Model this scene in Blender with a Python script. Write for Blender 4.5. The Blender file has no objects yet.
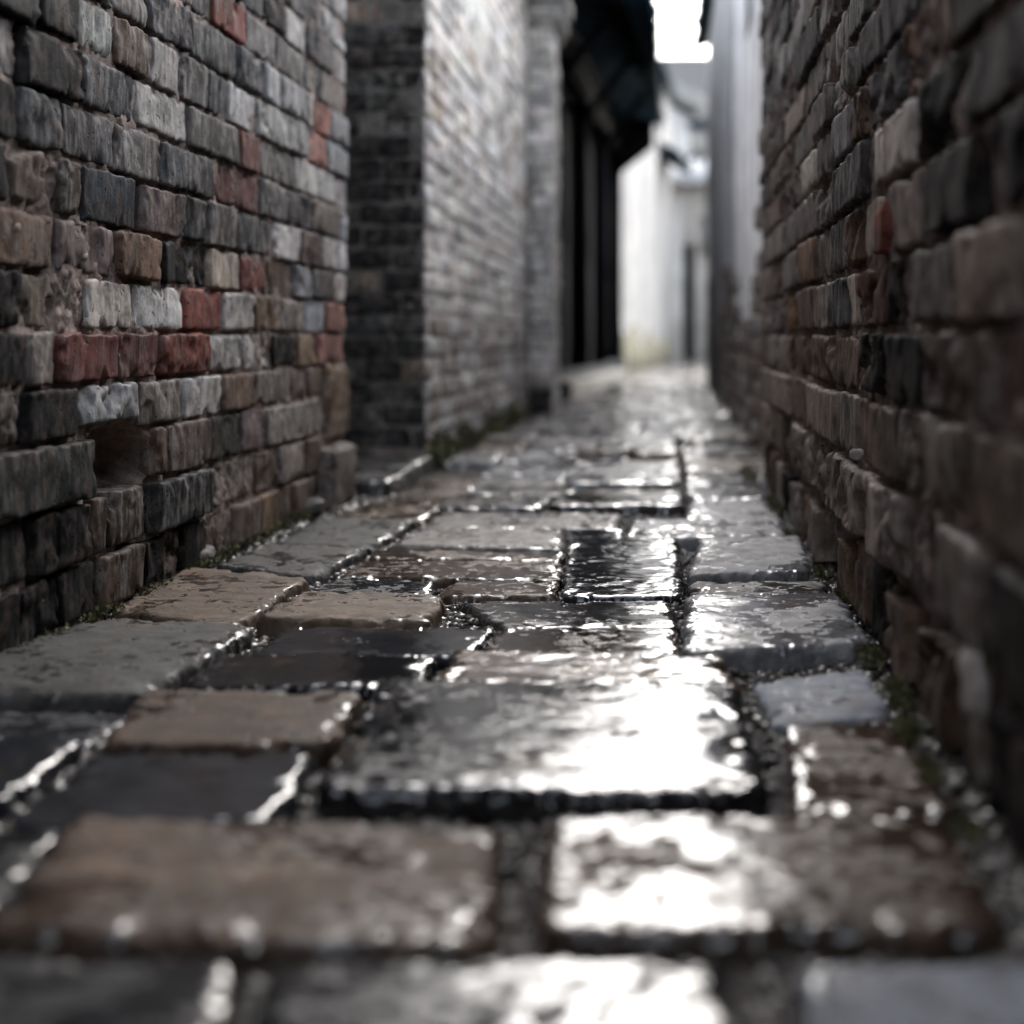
import bpy, math, random
import numpy as np

random.seed(11)
RS = np.random.RandomState(5)
SC = bpy.context.scene
COL = SC.collection
F, VX, VY, CAMZ = 1600.0, 665.0, 338.0, 0.40      # focal length in pixels, vanishing point, eye height

def R(a): return math.radians(a)

# ----------------------------------------------------------------------------- noise
def _h(ix, iy, iz, seed):
    n = (ix * 374761393 + iy * 668265263 + iz * 1440670441 + seed * 974634721) & 0xFFFFFFFF
    n = ((n ^ (n >> 13)) * 1274126177) & 0xFFFFFFFF
    n = ((n ^ (n >> 16)) * 2246822519) & 0xFFFFFFFF
    return ((n ^ (n >> 15)) & 0xFFFFFF) / float(0xFFFFFF)

def vn(p, scale, seed=0):
    """value noise in -1..1 for an (N,3) array"""
    q = np.asarray(p, np.float64) * scale + 1000.37
    i = np.floor(q).astype(np.int64); f = q - i
    f = f * f * f * (f * (f * 6 - 15) + 10)
    out = 0.0
    for dx in (0, 1):
        wx = f[:, 0] if dx else 1 - f[:, 0]
        for dy in (0, 1):
            wy = f[:, 1] if dy else 1 - f[:, 1]
            for dz in (0, 1):
                wz = f[:, 2] if dz else 1 - f[:, 2]
                out = out + wx * wy * wz * _h(i[:, 0] + dx, i[:, 1] + dy, i[:, 2] + dz, seed)
    return out * 2 - 1

def fbm(p, scale, seed=0, octv=4, gain=0.5):
    s = 0; a = 1; t = 0
    for k in range(octv):
        s = s + a * vn(p, scale * 2.03 ** k, seed + k * 17); t += a; a *= gain
    return s / t

def sstep(a, b, x):
    t = np.clip((x - a) / (b - a), 0, 1); return t * t * (3 - 2 * t)

# ----------------------------------------------------------------------------- meshes
class MB:
    """gathers quads with a colour per vertex, then links them as one mesh object"""
    def __init__(s): s.v = []; s.f = []; s.c = []; s.n = 0
    def add(s, verts, faces, col=(0.5, 0.5, 0.5, 0)):
        verts = np.asarray(verts, np.float64).reshape(-1, 3)
        c = np.asarray(col, np.float64)
        if c.ndim == 1: c = np.tile(c, (len(verts), 1))
        s.v.append(verts); s.c.append(c)
        s.f.append(np.asarray(faces, np.int64).reshape(-1, 4) + s.n); s.n += len(verts)
    def grid(s, P, nu, nv, col, flip=False):
        """P is (nu*nv,3) with u the slow axis"""
        i = np.arange(nu - 1)[:, None] * nv + np.arange(nv - 1)[None, :]
        q = np.stack([i, i + nv, i + nv + 1, i + 1], -1).reshape(-1, 4)
        if flip: q = q[:, ::-1]
        s.add(P, q, col)
    def box(s, lo, hi, col=(0.5, 0.5, 0.5, 0)):
        x0, y0, z0 = lo; x1, y1, z1 = hi
        v = [(x0,y0,z0),(x1,y0,z0),(x1,y1,z0),(x0,y1,z0),(x0,y0,z1),(x1,y0,z1),(x1,y1,z1),(x0,y1,z1)]
        s.add(v, [(3,2,1,0),(4,5,6,7),(0,1,5,4),(1,2,6,5),(2,3,7,6),(3,0,4,7)], col)
    def obox(s, o, u, v, w, col=(0.5, 0.5, 0.5, 0)):
        """box from corner o along three edge vectors (right handed)"""
        o, u, v, w = map(np.array, (o, u, v, w))
        p = [o, o+u, o+u+v, o+v, o+w, o+u+w, o+u+v+w, o+v+w]
        s.add(p, [(3,2,1,0),(4,5,6,7),(0,1,5,4),(1,2,6,5),(2,3,7,6),(3,0,4,7)], col)
    def tube(s, a, b, r0, r1, col=(0.5, 0.5, 0.5, 0), n=14, half=False, up=(0, 0, 1)):
        a = np.array(a, float); b = np.array(b, float); d = b - a; d /= np.linalg.norm(d)
        x = np.cross(d, up)
        if np.linalg.norm(x) < 1e-4: x = np.array([1.0, 0, 0])
        x /= np.linalg.norm(x); y = np.cross(x, d)
        t = np.linspace(0, math.pi if half else 2 * math.pi, n + 1)
        ring = np.cos(t)[:, None] * x + np.sin(t)[:, None] * y
        P = np.concatenate([np.tile(a, (n+1, 1)), a + ring * r0, b + ring * r1, np.tile(b, (n+1, 1))])
        s.grid(P, 4, n + 1, col)
    def build(s, name, mat, parent=None, smooth=True):
        v = np.concatenate(s.v); f = np.concatenate(s.f); c = np.concatenate(s.c)
        me = bpy.data.meshes.new(name)
        me.vertices.add(len(v)); me.vertices.foreach_set('co', v.astype(np.float32).ravel())
        me.loops.add(len(f) * 4); me.loops.foreach_set('vertex_index', f.astype(np.int32).ravel())
        me.polygons.add(len(f))
        me.polygons.foreach_set('loop_start', np.arange(0, len(f) * 4, 4, dtype=np.int32))
        me.update(calc_edges=True)
        if smooth: me.polygons.foreach_set('use_smooth', np.ones(len(f), bool))
        a = me.attributes.new('Col', 'FLOAT_COLOR', 'POINT')
        a.data.foreach_set('color', c.astype(np.float32).ravel())
        me.materials.append(mat)
        o = bpy.data.objects.new(name, me); COL.objects.link(o)
        if parent:
            o.parent = parent; o.location = [-x for x in parent.location]
        return o

def tag(o, label=None, cat=None, group=None, kind=None):
    if label: o['label'] = label
    if cat: o['category'] = cat
    if group: o['group'] = group
    if kind: o['kind'] = kind
    return o

def thing(name, loc, label, cat, group=None):
    o = bpy.data.objects.new(name, None); COL.objects.link(o); o.location = loc
    o.empty_display_size = 0.1
    return tag(o, label, cat, group)

# ----------------------------------------------------------------------------- materials
class NT:
    def __init__(s, name):
        s.m = bpy.data.materials.new(name); s.m.use_nodes = True
        s.t = s.m.node_tree; s.t.nodes.clear()
        s.out = s.n('ShaderNodeOutputMaterial'); s.b = s.n('ShaderNodeBsdfPrincipled')
        s.l(s.b.outputs[0], s.out.inputs[0])
        s.tc = s.n('ShaderNodeNewGeometry').outputs['Position']
    def n(s, t, **k):
        x = s.t.nodes.new(t)
        for a, b in k.items(): setattr(x, a, b)
        return x
    def l(s, a, b): s.t.links.new(a, b)
    def put(s, sock, v):
        if hasattr(v, 'is_output'): s.l(v, sock)
        else: sock.default_value = v
    def mapped(s, sc, off=(0, 0, 0)):
        x = s.n('ShaderNodeMapping'); s.l(s.tc, x.inputs[0]); x.inputs['Scale'].default_value = sc
        x.inputs['Location'].default_value = off
        return x.outputs[0]
    def noise(s, scale, detail=4, rough=0.55, vec=None, dist=0.0):
        x = s.n('ShaderNodeTexNoise'); s.l(vec or s.tc, x.inputs['Vector'])
        x.inputs['Scale'].default_value = scale; x.inputs['Detail'].default_value = detail
        x.inputs['Roughness'].default_value = rough; x.inputs['Distortion'].default_value = dist
        return x.outputs[0]
    def ramp(s, v, a, b, lo=0.0, hi=1.0):
        x = s.n('ShaderNodeMapRange'); x.interpolation_type = 'SMOOTHSTEP'
        s.l(v, x.inputs[0])
        for i, q in enumerate((a, b, lo, hi)): s.put(x.inputs[i + 1], q)
        return x.outputs[0]
    def math(s, op, a, b=0.0):
        x = s.n('ShaderNodeMath', operation=op); s.put(x.inputs[0], a); s.put(x.inputs[1], b)
        return x.outputs[0]
    def mix(s, f, a, b, mode='MIX'):
        x = s.n('ShaderNodeMix', data_type='RGBA', blend_type=mode)
        s.put(x.inputs[0], f); s.put(x.inputs[6], a); s.put(x.inputs[7], b)
        return x.outputs[2]
    def gray(s, v):
        x = s.n('ShaderNodeCombineColor'); [s.l(v, x.inputs[i]) for i in range(3)]
        return x.outputs[0]
    def attr(s):
        x = s.n('ShaderNodeAttribute'); x.attribute_name = 'Col'; return x.outputs['Color'], x.outputs['Alpha']
    def bump(s, h, strength, dist, prev=None):
        x = s.n('ShaderNodeBump'); s.l(h, x.inputs['Height'])
        s.put(x.inputs['Strength'], strength); x.inputs['Distance'].default_value = dist
        if prev: s.l(prev, x.inputs['Normal'])
        return x.outputs[0]
    def fin(s, col, rough, nrm=None, spec=0.5):
        s.put(s.b.inputs['Base Color'], col); s.put(s.b.inputs['Roughness'], rough)
        if nrm: s.l(nrm, s.b.inputs['Normal'])
        s.put(s.b.inputs['Specular IOR Level'], spec)
        return s.m

def mat_brick(name, dirt=0.5, streak_col=(0.50, 0.47, 0.44, 1), soot=0.42):
    t = NT(name); c, eff = t.attr()
    c = t.mix(1.0, c, t.gray(t.ramp(t.noise(23, 6, 0.65), 0.25, 0.75, 0.55, 1.5)), 'MULTIPLY')
    c = t.mix(t.ramp(t.noise(9, 5, 0.6, t.mapped((1, 1, 1), (3, 7, 1))), 0.55, 0.75, 0, dirt), c, (0.035, 0.029, 0.025, 1))
    c = t.mix(1.0, c, t.gray(t.ramp(t.noise(3.6, 6, 0.62, t.mapped((1, 1, 1.2), (4, 4, 9))), 0.32, 0.66, soot, 1.15)), 'MULTIPLY')
    c = t.mix(t.ramp(t.noise(31, 5, 0.65, t.mapped((1, 1, 1), (2, 8, 3))), 0.48, 0.66, 0, 0.55), c, (0.095, 0.070, 0.056, 1))
    st = t.noise(1.0, 5, 0.62, t.mapped((75, 75, 9)), 0.3)
    blot = t.noise(34, 6, 0.68, t.mapped((1, 1, 0.7), (9, 2, 5)))
    e = t.ramp(t.math('ADD', t.math('MULTIPLY', st, 0.45), t.math('MULTIPLY', blot, 0.55)), 0.46, 0.62)
    e = t.math('MULTIPLY', e, eff)
    c = t.mix(e, c, streak_col)
    dk = t.ramp(t.noise(1.0, 3, 0.5, t.mapped((95, 95, 8), (1, 5, 2))), 0.60, 0.74, 0, 0.42)
    c = t.mix(dk, c, (0.03, 0.028, 0.026, 1))
    pit = t.ramp(t.noise(90, 3, 0.5), 0.27, 0.36)
    c = t.mix(t.ramp(pit, 0, 1, 0.7, 0), c, (0.02, 0.018, 0.016, 1))
    n = t.bump(t.noise(70, 8, 0.68), 0.6, 0.0035)
    n = t.bump(st, 0.12, 0.003, n)
    n = t.bump(pit, 0.8, 0.003, n)
    r = t.ramp(t.noise(14, 4), 0.35, 0.7, 0.62, 0.9)
    return t.fin(c, r, n, 0.04)

def mat_mortar():
    t = NT('mortar'); c, a = t.attr()
    c = t.mix(1.0, c, t.gray(t.ramp(t.noise(40, 6, 0.7), 0.25, 0.75, 0.45, 1.6)), 'MULTIPLY')
    c = t.mix(t.ramp(t.noise(12, 4), 0.5, 0.7, 0, 0.7), c, (0.05, 0.036, 0.03, 1))
    n = t.bump(t.noise(110, 6, 0.7), 0.9, 0.006)
    return t.fin(c, 0.85, n, 0.3)

def mat_stone():
    """wet paving stone: colour from the stone, alpha says how wet its top is"""
    t = NT('wet_stone'); c, wet = t.attr()
    big = t.noise(5.5, 5, 0.6, t.mapped((1, 1, 1), (2, 4, 0)))
    mid = t.noise(26, 6, 0.66)
    c = t.mix(1.0, c, t.gray(t.ramp(mid, 0.25, 0.75, 0.5, 1.45)), 'MULTIPLY')
    c = t.mix(t.ramp(big, 0.45, 0.7, 0, 0.55), c, t.mix(1.0, c, (0.42, 0.40, 0.42, 1), 'MULTIPLY'))
    c = t.mix(t.ramp(t.noise(48, 4, 0.6, t.mapped((1, 1, 1), (5, 5, 5))), 0.62, 0.72, 0, 0.5), c, (0.018, 0.017, 0.017, 1))
    c = t.mix(t.ramp(t.noise(8, 3, 0.5, t.mapped((1, 1, 1), (8, 1, 3))), 0.60, 0.72, 0, 0.35), c, (0.20, 0.13, 0.08, 1))
    # a film of water stands where the noise and the stone's wetness are high; elsewhere the stone is only damp
    w1 = t.noise(8, 4, 0.6, t.mapped((1, 0.8, 1), (1, 9, 4)), 0.5); w2 = t.noise(44, 7, 0.7, t.mapped((1, 1, 1), (6, 2, 4)), 0.3)
    lev = t.math('ADD', t.math('ADD', t.math('MULTIPLY', w1, 1.0), t.math('MULTIPLY', w2, 1.35)), wet)
    film = t.ramp(lev, 1.66, 1.83)
    c = t.mix(film, c, t.mix(1.0, c, (0.6, 0.6, 0.62, 1), 'MULTIPLY'))
    rough = t.ramp(film, 0, 1, 0.55, 0.05)
    keep = t.ramp(film, 0, 1, 1.0, 0.09)
    n = t.bump(t.noise(130, 7, 0.7), t.math('MULTIPLY', keep, 0.7), 0.004)
    n = t.bump(t.noise(40, 4, 0.6), t.math('MULTIPLY', keep, 0.4), 0.006, n)
    n = t.bump(t.noise(15, 3, 0.5, t.mapped((1, 1.8, 1), (3, 3, 3))), 0.10, 0.010, n)
    return t.fin(c, rough, n, t.ramp(film, 0, 1, 0.08, 0.5))

def mat_plain(name, base, vary=0.5, scale=14, rough=0.8, bump=0.4, bd=0.005, stain=None, spec=0.4, st_rng=(0.5, 0.7), vert=False):
    t = NT(name); 
    c = t.mix(1.0, (*base, 1), t.gray(t.ramp(t.noise(scale, 6, 0.65), 0.25, 0.75, 1 - vary, 1 + vary)), 'MULTIPLY')
    if stain:
        v = t.mapped((6, 6, 0.7)) if vert else t.mapped((2.5, 2.5, 2.5))
        c = t.mix(t.ramp(t.noise(1.0, 5, 0.6, v), *st_rng, 0, 0.85), c, (*stain, 1))
    n = t.bump(t.noise(scale * 4, 6, 0.65), bump, bd)
    return t.fin(c, rough, n, spec)

def mat_wood(name, base):
    t = NT(name)
    g = t.noise(1.0, 5, 0.6, t.mapped((70, 70, 3)))
    c = t.mix(1.0, (*base, 1), t.gray(t.ramp(g, 0.25, 0.75, 0.4, 1.5)), 'MULTIPLY')
    return t.fin(c, 0.85, t.bump(g, 0.4, 0.004), 0.02)

def mat_moss():
    t = NT('moss'); c, a = t.attr()
    c = t.mix(1.0, c, t.gray(t.ramp(t.noise(60, 4), 0.3, 0.7, 0.5, 1.5)), 'MULTIPLY')
    return t.fin(c, 0.7, None, 0.3)

M = dict(
    brick=mat_brick('old_brick'), wash=mat_brick('whitewashed_brick', 0.3, (0.80, 0.75, 0.695, 1), 0.8), mortar=mat_mortar(), stone=mat_stone(),
    dirt=mat_plain('wet_dirt', (0.035, 0.028, 0.022), 0.6, 45, 0.8, 0.9, 0.01, spec=.2),
    gravel=mat_plain('grit', (0.11, 0.095, 0.08), 0.7, 70, 0.22, 0.3, 0.002, spec=0.6),
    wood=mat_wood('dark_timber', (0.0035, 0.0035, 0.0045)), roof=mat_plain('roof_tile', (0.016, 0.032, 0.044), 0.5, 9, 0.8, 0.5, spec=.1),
    plaster=mat_plain('gray_plaster', (0.80, 0.79, 0.79), 0.3, 5, 0.85, 0.3, 0.004, (0.24, 0.23, 0.23), vert=True, st_rng=(.42, .62)),
    white=mat_plain('white_plaster', (0.31, 0.295, 0.275), 0.3, 3, 0.85, 0.2, 0.004, (0.19, 0.16, 0.135), st_rng=(0.52, 0.75), vert=True),
    cream=mat_plain('stained_plaster', (0.60, 0.57, 0.54), 0.2, 2, 0.85, 0.3, 0.004, (0.30, 0.26, 0.23), st_rng=(0.45, 0.7), vert=True),
    graystone=mat_plain('step_stone', (0.20, 0.19, 0.18), 0.4, 16, 0.55, 0.5), moss=mat_moss(),
)

# ----------------------------------------------------------------------------- camera, light
cam = bpy.data.cameras.new('camera'); co = bpy.data.objects.new('camera', cam); COL.objects.link(co)
co.location = (0, 0, CAMZ); co.rotation_euler = (R(90), 0, 0)
cam.sensor_width = 36; cam.lens = F / 1024 * 36
cam.shift_x = -(VX - 512) / 1024; cam.shift_y = -(512 - VY) / 1024
cam.clip_end = 2000; cam.clip_start = 0.02
cam.dof.use_dof = True; cam.dof.focus_distance = 2.45; cam.dof.aperture_fstop = 2.2; cam.dof.aperture_blades = 0
SC.camera = co

W = bpy.data.worlds.new('World'); SC.world = W; W.use_nodes = True
wt = W.node_tree; wt.nodes.clear()
sky = wt.nodes.new('ShaderNodeTexSky'); sky.sky_type = 'NISHITA'; sky.sun_disc = False
SUN_EL, SUN_AZ = 34.0, 8.0          # azimuth measured from +Y (down the lane) towards +X
sky.sun_elevation = R(SUN_EL); sky.sun_rotation = R(SUN_AZ)
sky.air_density = 1.0; sky.dust_density = 2.0; sky.ozone_density = 1.0
hs = wt.nodes.new('ShaderNodeHueSaturation'); hs.inputs['Saturation'].default_value = 0.42
bg = wt.nodes.new('ShaderNodeBackground'); bg.inputs['Strength'].default_value = 0.15
wo = wt.nodes.new('ShaderNodeOutputWorld')
wt.links.new(sky.outputs[0], hs.inputs['Color']); wt.links.new(hs.outputs[0], bg.inputs[0]); wt.links.new(bg.outputs[0], wo.inputs[0])
sl = bpy.data.lights.new('sun', 'SUN'); sl.energy = 0.5; sl.angle = R(88); sl.color = (1, 0.985, 0.965)
so = bpy.data.objects.new('sun', sl); COL.objects.link(so)
so.rotation_euler = (R(90 - SUN_EL), 0, R(180 - SUN_AZ))
so.location = (0, 0, 12)
SC.view_settings.view_transform = 'Standard'; SC.view_settings.look = 'None'
SC.view_settings.exposure = 2.35; SC.view_settings.gamma = 1.0
SC.cycles.use_denoising = True
SC.cycles.max_bounces = 8; SC.cycles.diffuse_bounces = 5; SC.cycles.glossy_bounces = 4
SC.cycles.sample_clamp_indirect = 10

# ----------------------------------------------------------------------------- stones and bricks as rounded patches
def axis(L, step, r):
    n = max(3, int(L / step) + 1)
    a = np.linspace(0, L, n)
    return np.unique(np.concatenate([[0, r * .12, r * .35, r * .7], a[(a > r) & (a < L - r)], [L - r * .7, L - r * .35, L - r * .12, L]]))

def rounded(da, db, sa, sb, rc):
    """pull the corners of a rectangle in to radius rc; returns offsets towards the inside"""
    p = np.clip(rc - da, 0, rc); q = np.clip(rc - db, 0, rc)
    p2 = p * np.sqrt(np.clip(1 - q * q / (2 * rc * rc), 0, 1)); q2 = q * np.sqrt(np.clip(1 - p * p / (2 * rc * rc), 0, 1))
    return (p - p2) * sa, (q - q2) * sb

def add_patch(mb, corner, L, H, N, depth, r, rc, step, col, seed, amp=0.0015, wob=0.003, chip=0.004, erode=0.0, tilt=(0, 0), low=0.0, lows=4.0, fine=0.0):
    """rounded slab of masonry. corner(s,t)->world points on the face plane for metric s in 0..L, t in 0..H; N outward normal"""
    A = axis(L, step, r); B = axis(H, step, r)
    a = np.concatenate([[0], A, [L]]); b = np.concatenate([[0], B, [H]])
    nu, nv = len(a), len(b)
    aa, bb = np.meshgrid(a, b, indexing='ij'); aa = aa.ravel(); bb = bb.ravel()
    da = np.minimum(aa, L - aa); db = np.minimum(bb, H - bb)
    sa = np.where(aa < L / 2, 1, -1); sb = np.where(bb < H / 2, 1, -1)
    oa, ob = rounded(da, db, sa, sb, rc)
    P0 = corner(aa, bb)
    off = np.array([seed * 1.37 % 50, seed * 2.71 % 50, seed * 0.77 % 50])
    Q = P0 + off
    edge = np.exp(-np.minimum(da, db) / (r * 1.5 + 0.004))
    oa = oa + wob * edge * (fbm(Q, 22, 3, 3) + .45 * vn(Q, 85, 4)); ob = ob + wob * edge * (fbm(Q, 22, 9, 3) + .45 * vn(Q, 85, 6))
    P = corner(aa + oa, bb + ob)
    ea = r - np.sqrt(np.clip(r * r - np.clip(r - da, 0, r) ** 2, 0, None))
    eb = r - np.sqrt(np.clip(r * r - np.clip(r - db, 0, r) ** 2, 0, None))
    e = -np.minimum(r, np.sqrt(ea ** 2 + eb ** 2)) * 1.0
    e = e + amp * fbm(Q, 30, 21, 4)
    if low: e = e + low * fbm(Q, lows, 33, 3, 0.45)
    if chip:
        k = sstep(0.05, 0.5, fbm(Q, 26, 41, 3)) * np.exp(-np.minimum(da, db) / 0.012)
        e = e - chip * 2.2 * k
    if erode:
        k = sstep(-0.15, 0.45, fbm(Q, 17, 55, 4)); e = e - erode * k
    if fine:
        e = e - fine * sstep(-.1, .5, fbm(Q, 120, 61, 3)) * np.exp(-(np.minimum(da, db) / .013) ** 2)
    e = e + tilt[0] * (aa / L - .5) + tilt[1] * (bb / H - .5)
    ring = np.zeros((nu, nv), bool); ring[0] = ring[-1] = True; ring[:, 0] = ring[:, -1] = True
    e = np.where(ring.ravel(), -depth, e)
    mb.grid(P + e[:, None] * np.asarray(N, float), nu, nv, col)

def wall_frame(o, u, n):
    o = np.array(o, float); u = np.array(u, float); n = np.array(n, float); z = np.array([0, 0, 1.0])
    flipped = np.dot(np.cross(u, z), n) < 0
    return o, u, n, z, flipped

def add_brick(mb, fr, s0, s1, z0, z1, out, col, seed, step=0.004, depth=0.06, r=0.006, rc=0.009, **k):
    o, u, n, z, fl = fr
    L = s1 - s0; H = z1 - z0
    if L < .012 or H < .012: return
    if fl:      # keep faces turned outwards
        c = lambda a, b: o + (s1 - a)[:, None] * u + (z0 + b)[:, None] * z + out * n
    else:
        c = lambda a, b: o + (s0 + a)[:, None] * u + (z0 + b)[:, None] * z + out * n
    add_patch(mb, c, L, H, n, depth, r, rc, step, col, seed, **k)

def add_sheet(mb, fr, s0, s1, z0, z1, step, fn, col):
    """mortar bed: a grid in the wall plane with fn(points, s, z) giving how far it stands out"""
    o, u, n, z, fl = fr
    ns = max(2, int((s1 - s0) / step) + 1); nz = max(2, int((z1 - z0) / step) + 1)
    s, t = np.meshgrid(np.linspace(s0, s1, ns), np.linspace(z0, z1, nz), indexing='ij'); s = s.ravel(); t = t.ravel()
    P = o + s[:, None] * u + t[:, None] * z
    P = P + fn(P, s, t)[:, None] * n
    mb.grid(P, ns, nz, col, flip=fl)

BC = dict(K=(.012, .0118, .012), H=(.026, .027, .025), Z=(.75, .70, .645), S=(.050, .051, .054), N=(.030, .035, .043), G=(.108, .100, .094), L=(.27, .26, .25), P=(.42, .39, .365),
          W=(.50, .465, .43), R=(.18, .062, .047), D=(.110, .042, .034), B=(.115, .078, .058), M=(.13, .095, .088), O=(.165, .108, .070),
          C=(.38, .32, .26), T=(.19, .16, .14), U=(.25, .255, .26), E=(.10, .075, .06), F=(.29, .135, .105))
BE = dict(K=.06, H=.15, Z=.9, S=.3, N=.1, G=.4, L=.75, P=.85, W=.95, R=.12, D=.15, B=.25, M=.25, O=.15, C=.7, T=.45, U=.4, E=.35, F=.2)

def bcol(code, rnd, sat=0.12):
    k = 1 + rnd.uniform(-sat, sat)
    c = BC[code]
    return (c[0] * k * rnd.uniform(.94, 1.06), c[1] * k, c[2] * k * rnd.uniform(.94, 1.06), BE[code])

# ============================================================================= the brick wall beside the lane (sharp one)
WL = 0.826
def dl(x): return F * WL / (VX - x)
# joints are listed where they show on the wall; each entry: (start, end, kind)
V = [-.487, -.385, -.278, -.172, -.080, .012, .107, .200, .300, .397, .494, .592, .690, .787, .884, .981, 1.08]
rows = {
 0: [(-30,20,'K'),(20,58,'K'),(59,97,'K'),(98,139,'B'),(140,160,'K'),(161,178,'E'),(180,204,'K'),(206,231,'B'),(232,256,'B'),(257,277,'O'),(278,290,'B'),(291,312,'B'),(313,324,'K')],
 1: [(-30,28,'H'),(29,88,'K'),(89,106,'B'),(107,146,'E'),(150,203,'S'),(204,214,'H'),(216,252,'T'),(254,277,'B'),(278,303,'T'),(304,322,'B')],
 2: [(-60,87,'H'),(152,164,'B'),(165,208,'M'),(210,240,'H'),(241,264,'M'),(266,322,'T')],
 3: [(-40,22,'E'),(24,77,'K'),(79,135,'L'),(137,182,'T'),(184,222,'W'),(223,253,'B'),(255,292,'T'),(293,306,'M'),(308,322,'B')],
 4: [(-40,26,'K'),(28,54,'T'),(56,115,'D'),(117,155,'D'),(162,209,'R'),(211,243,'L'),(245,271,'W'),(272,296,'K'),(297,318,'O'),(319,343,'F')],
 5: [(-30,22,'K'),(24,85,'E'),(86,134,'P'),(137,184,'W'),(186,223,'R'),(225,253,'P'),(255,280,'O'),(281,305,'T'),(307,325,'U'),(326,344,'F')],
 6: [(-20,56,'B'),(58,114,'M'),(116,160,'O'),(163,176,'K'),(178,209,'K'),(210,241,'C'),(243,268,'R'),(269,293,'B'),(294,312,'U'),(313,332,'G'),(334,345,'P')],
 7: [(-40,9,'K'),(11,79,'E'),(83,134,'N'),(143,184,'M'),(186,206,'S'),(207,234,'G'),(236,273,'S'),(275,299,'W'),(300,319,'M'),(321,337,'P'),(339,346,'P')],
 8: [(-50,20,'K'),(22,61,'S'),(63,113,'S'),(115,161,'G'),(162,212,'S'),(214,259,'D'),(260,286,'G'),(287,311,'S'),(312,336,'T'),(337,347,'L')],
 9: [(-50,20,'G'),(25,82,'K'),(83,134,'S'),(137,187,'L'),(188,237,'G'),(239,258,'D'),(260,274,'G'),(275,295,'G'),(296,318,'P'),(319,335,'P'),(336,347,'L')],
 10:[(-60,40,'K'),(42,79,'K'),(80,113,'L'),(115,150,'B'),(151,179,'L'),(181,207,'G'),(208,227,'S'),(228,256,'P'),(257,305,'L'),(307,327,'F'),(328,347,'U')],
 11:[(-60,10,'S'),(12,62,'G'),(64,113,'S'),(115,148,'G'),(149,190,'S'),(192,235,'S'),(237,263,'S'),(264,280,'L'),(281,306,'U'),(307,313,'P'),(314,331,'F'),(332,347,'U')],
 12:[(-40,30,'G'),(32,90,'S'),(92,140,'G'),(142,168,'K'),(170,212,'S'),(213,246,'R'),(247,276,'G'),(277,306,'G'),(307,322,'L'),(323,347,'T')],
 13:[(60,120,'S'),(122,170,'G'),(172,205,'L'),(206,243,'S'),(245,264,'S'),(265,285,'K'),(286,306,'L'),(307,316,'S'),(317,333,'G'),(334,347,'L')],
 14:[(120,180,'G'),(182,230,'S'),(232,270,'L'),(272,292,'S'),(293,323,'G'),(325,347,'L')],
 15:[(150,200,'S'),(202,250,'G'),(252,290,'L'),(291,312,'F'),(313,330,'U'),(331,347,'L')],
}
frL = wall_frame((-WL, 0, 0), (0, 1, 0), (1, 0, 0))
END_L = 4.15
wallA = thing('brick_wall', (-WL, 3.0, 0), 'sharp dark brick wall with red and slate bricks, a broken cavity and rough corner stones', 'brick wall')
mb = MB(); rnd = random.Random(3); seed = 0
rowsz = [CAMZ + v * WL for v in V]
protr = {0: (-.006, .010), 1: (-.004, .010), 2: (-.004, .010), 3: (-.005, .008)}
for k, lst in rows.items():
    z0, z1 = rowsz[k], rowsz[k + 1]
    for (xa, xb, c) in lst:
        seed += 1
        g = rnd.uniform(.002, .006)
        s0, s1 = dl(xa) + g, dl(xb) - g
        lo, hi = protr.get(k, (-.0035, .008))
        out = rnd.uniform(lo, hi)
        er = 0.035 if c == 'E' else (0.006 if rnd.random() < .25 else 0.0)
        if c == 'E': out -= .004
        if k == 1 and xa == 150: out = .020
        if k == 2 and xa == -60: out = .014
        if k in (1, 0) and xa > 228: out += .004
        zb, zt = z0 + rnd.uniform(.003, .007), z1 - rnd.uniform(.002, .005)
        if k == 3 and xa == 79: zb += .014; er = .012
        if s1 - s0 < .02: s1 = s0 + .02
        add_brick(mb, frL, s0, min(s1, END_L), zb, zt, out, tuple(v * (.6 if k < 2 and xb < 232 and i < 3 else 1) for i, v in enumerate(bcol(c, rnd))), seed, step=.0042, r=rnd.uniform(.003, .006), rc=rnd.uniform(.005, .011),  # lowest courses darkened: dirty wall foot plus shade put into the brick colour
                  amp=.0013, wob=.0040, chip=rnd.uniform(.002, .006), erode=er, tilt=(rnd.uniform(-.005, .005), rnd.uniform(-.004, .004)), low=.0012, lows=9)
# the rest of the wall: courses above the frame and the stretch towards and behind the viewer
PAL = 'SSKGGTLKKBTMUSBPRSM'
def courses(mb, fr, s_lo, s_hi, zs, pal, rnd, step, seed, blen=.235, heads=.35, ends=None, **k):
    for j in range(len(zs) - 1):
        s = s_lo - rnd.uniform(0, blen)
        while s < s_hi:
            l = blen * rnd.uniform(.88, 1.12) if rnd.random() > heads else blen * rnd.uniform(.45, .58)
            a, b = max(s, s_lo), min(s + l, s_hi)
            s += l
            if b - a < .03: continue
            seed += 1
            kw = dict(k); er = kw.pop('erode', 0) * (rnd.random() < .3)
            add_brick(mb, fr, a + rnd.uniform(.003, .006), b - rnd.uniform(.002, .005), zs[j] + rnd.uniform(.003, .007), zs[j + 1] - rnd.uniform(.003, .007),
                      rnd.uniform(-.006, .007), bcol(rnd.choice(pal), rnd), seed, step=step, erode=er, **kw)
    return seed
H_L = 2.7
zs_up = list(np.arange(rowsz[-1], H_L, .081))
seed = courses(mb, frL, -2.0, END_L, zs_up, PAL, rnd, .03, seed, amp=.002)
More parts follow.
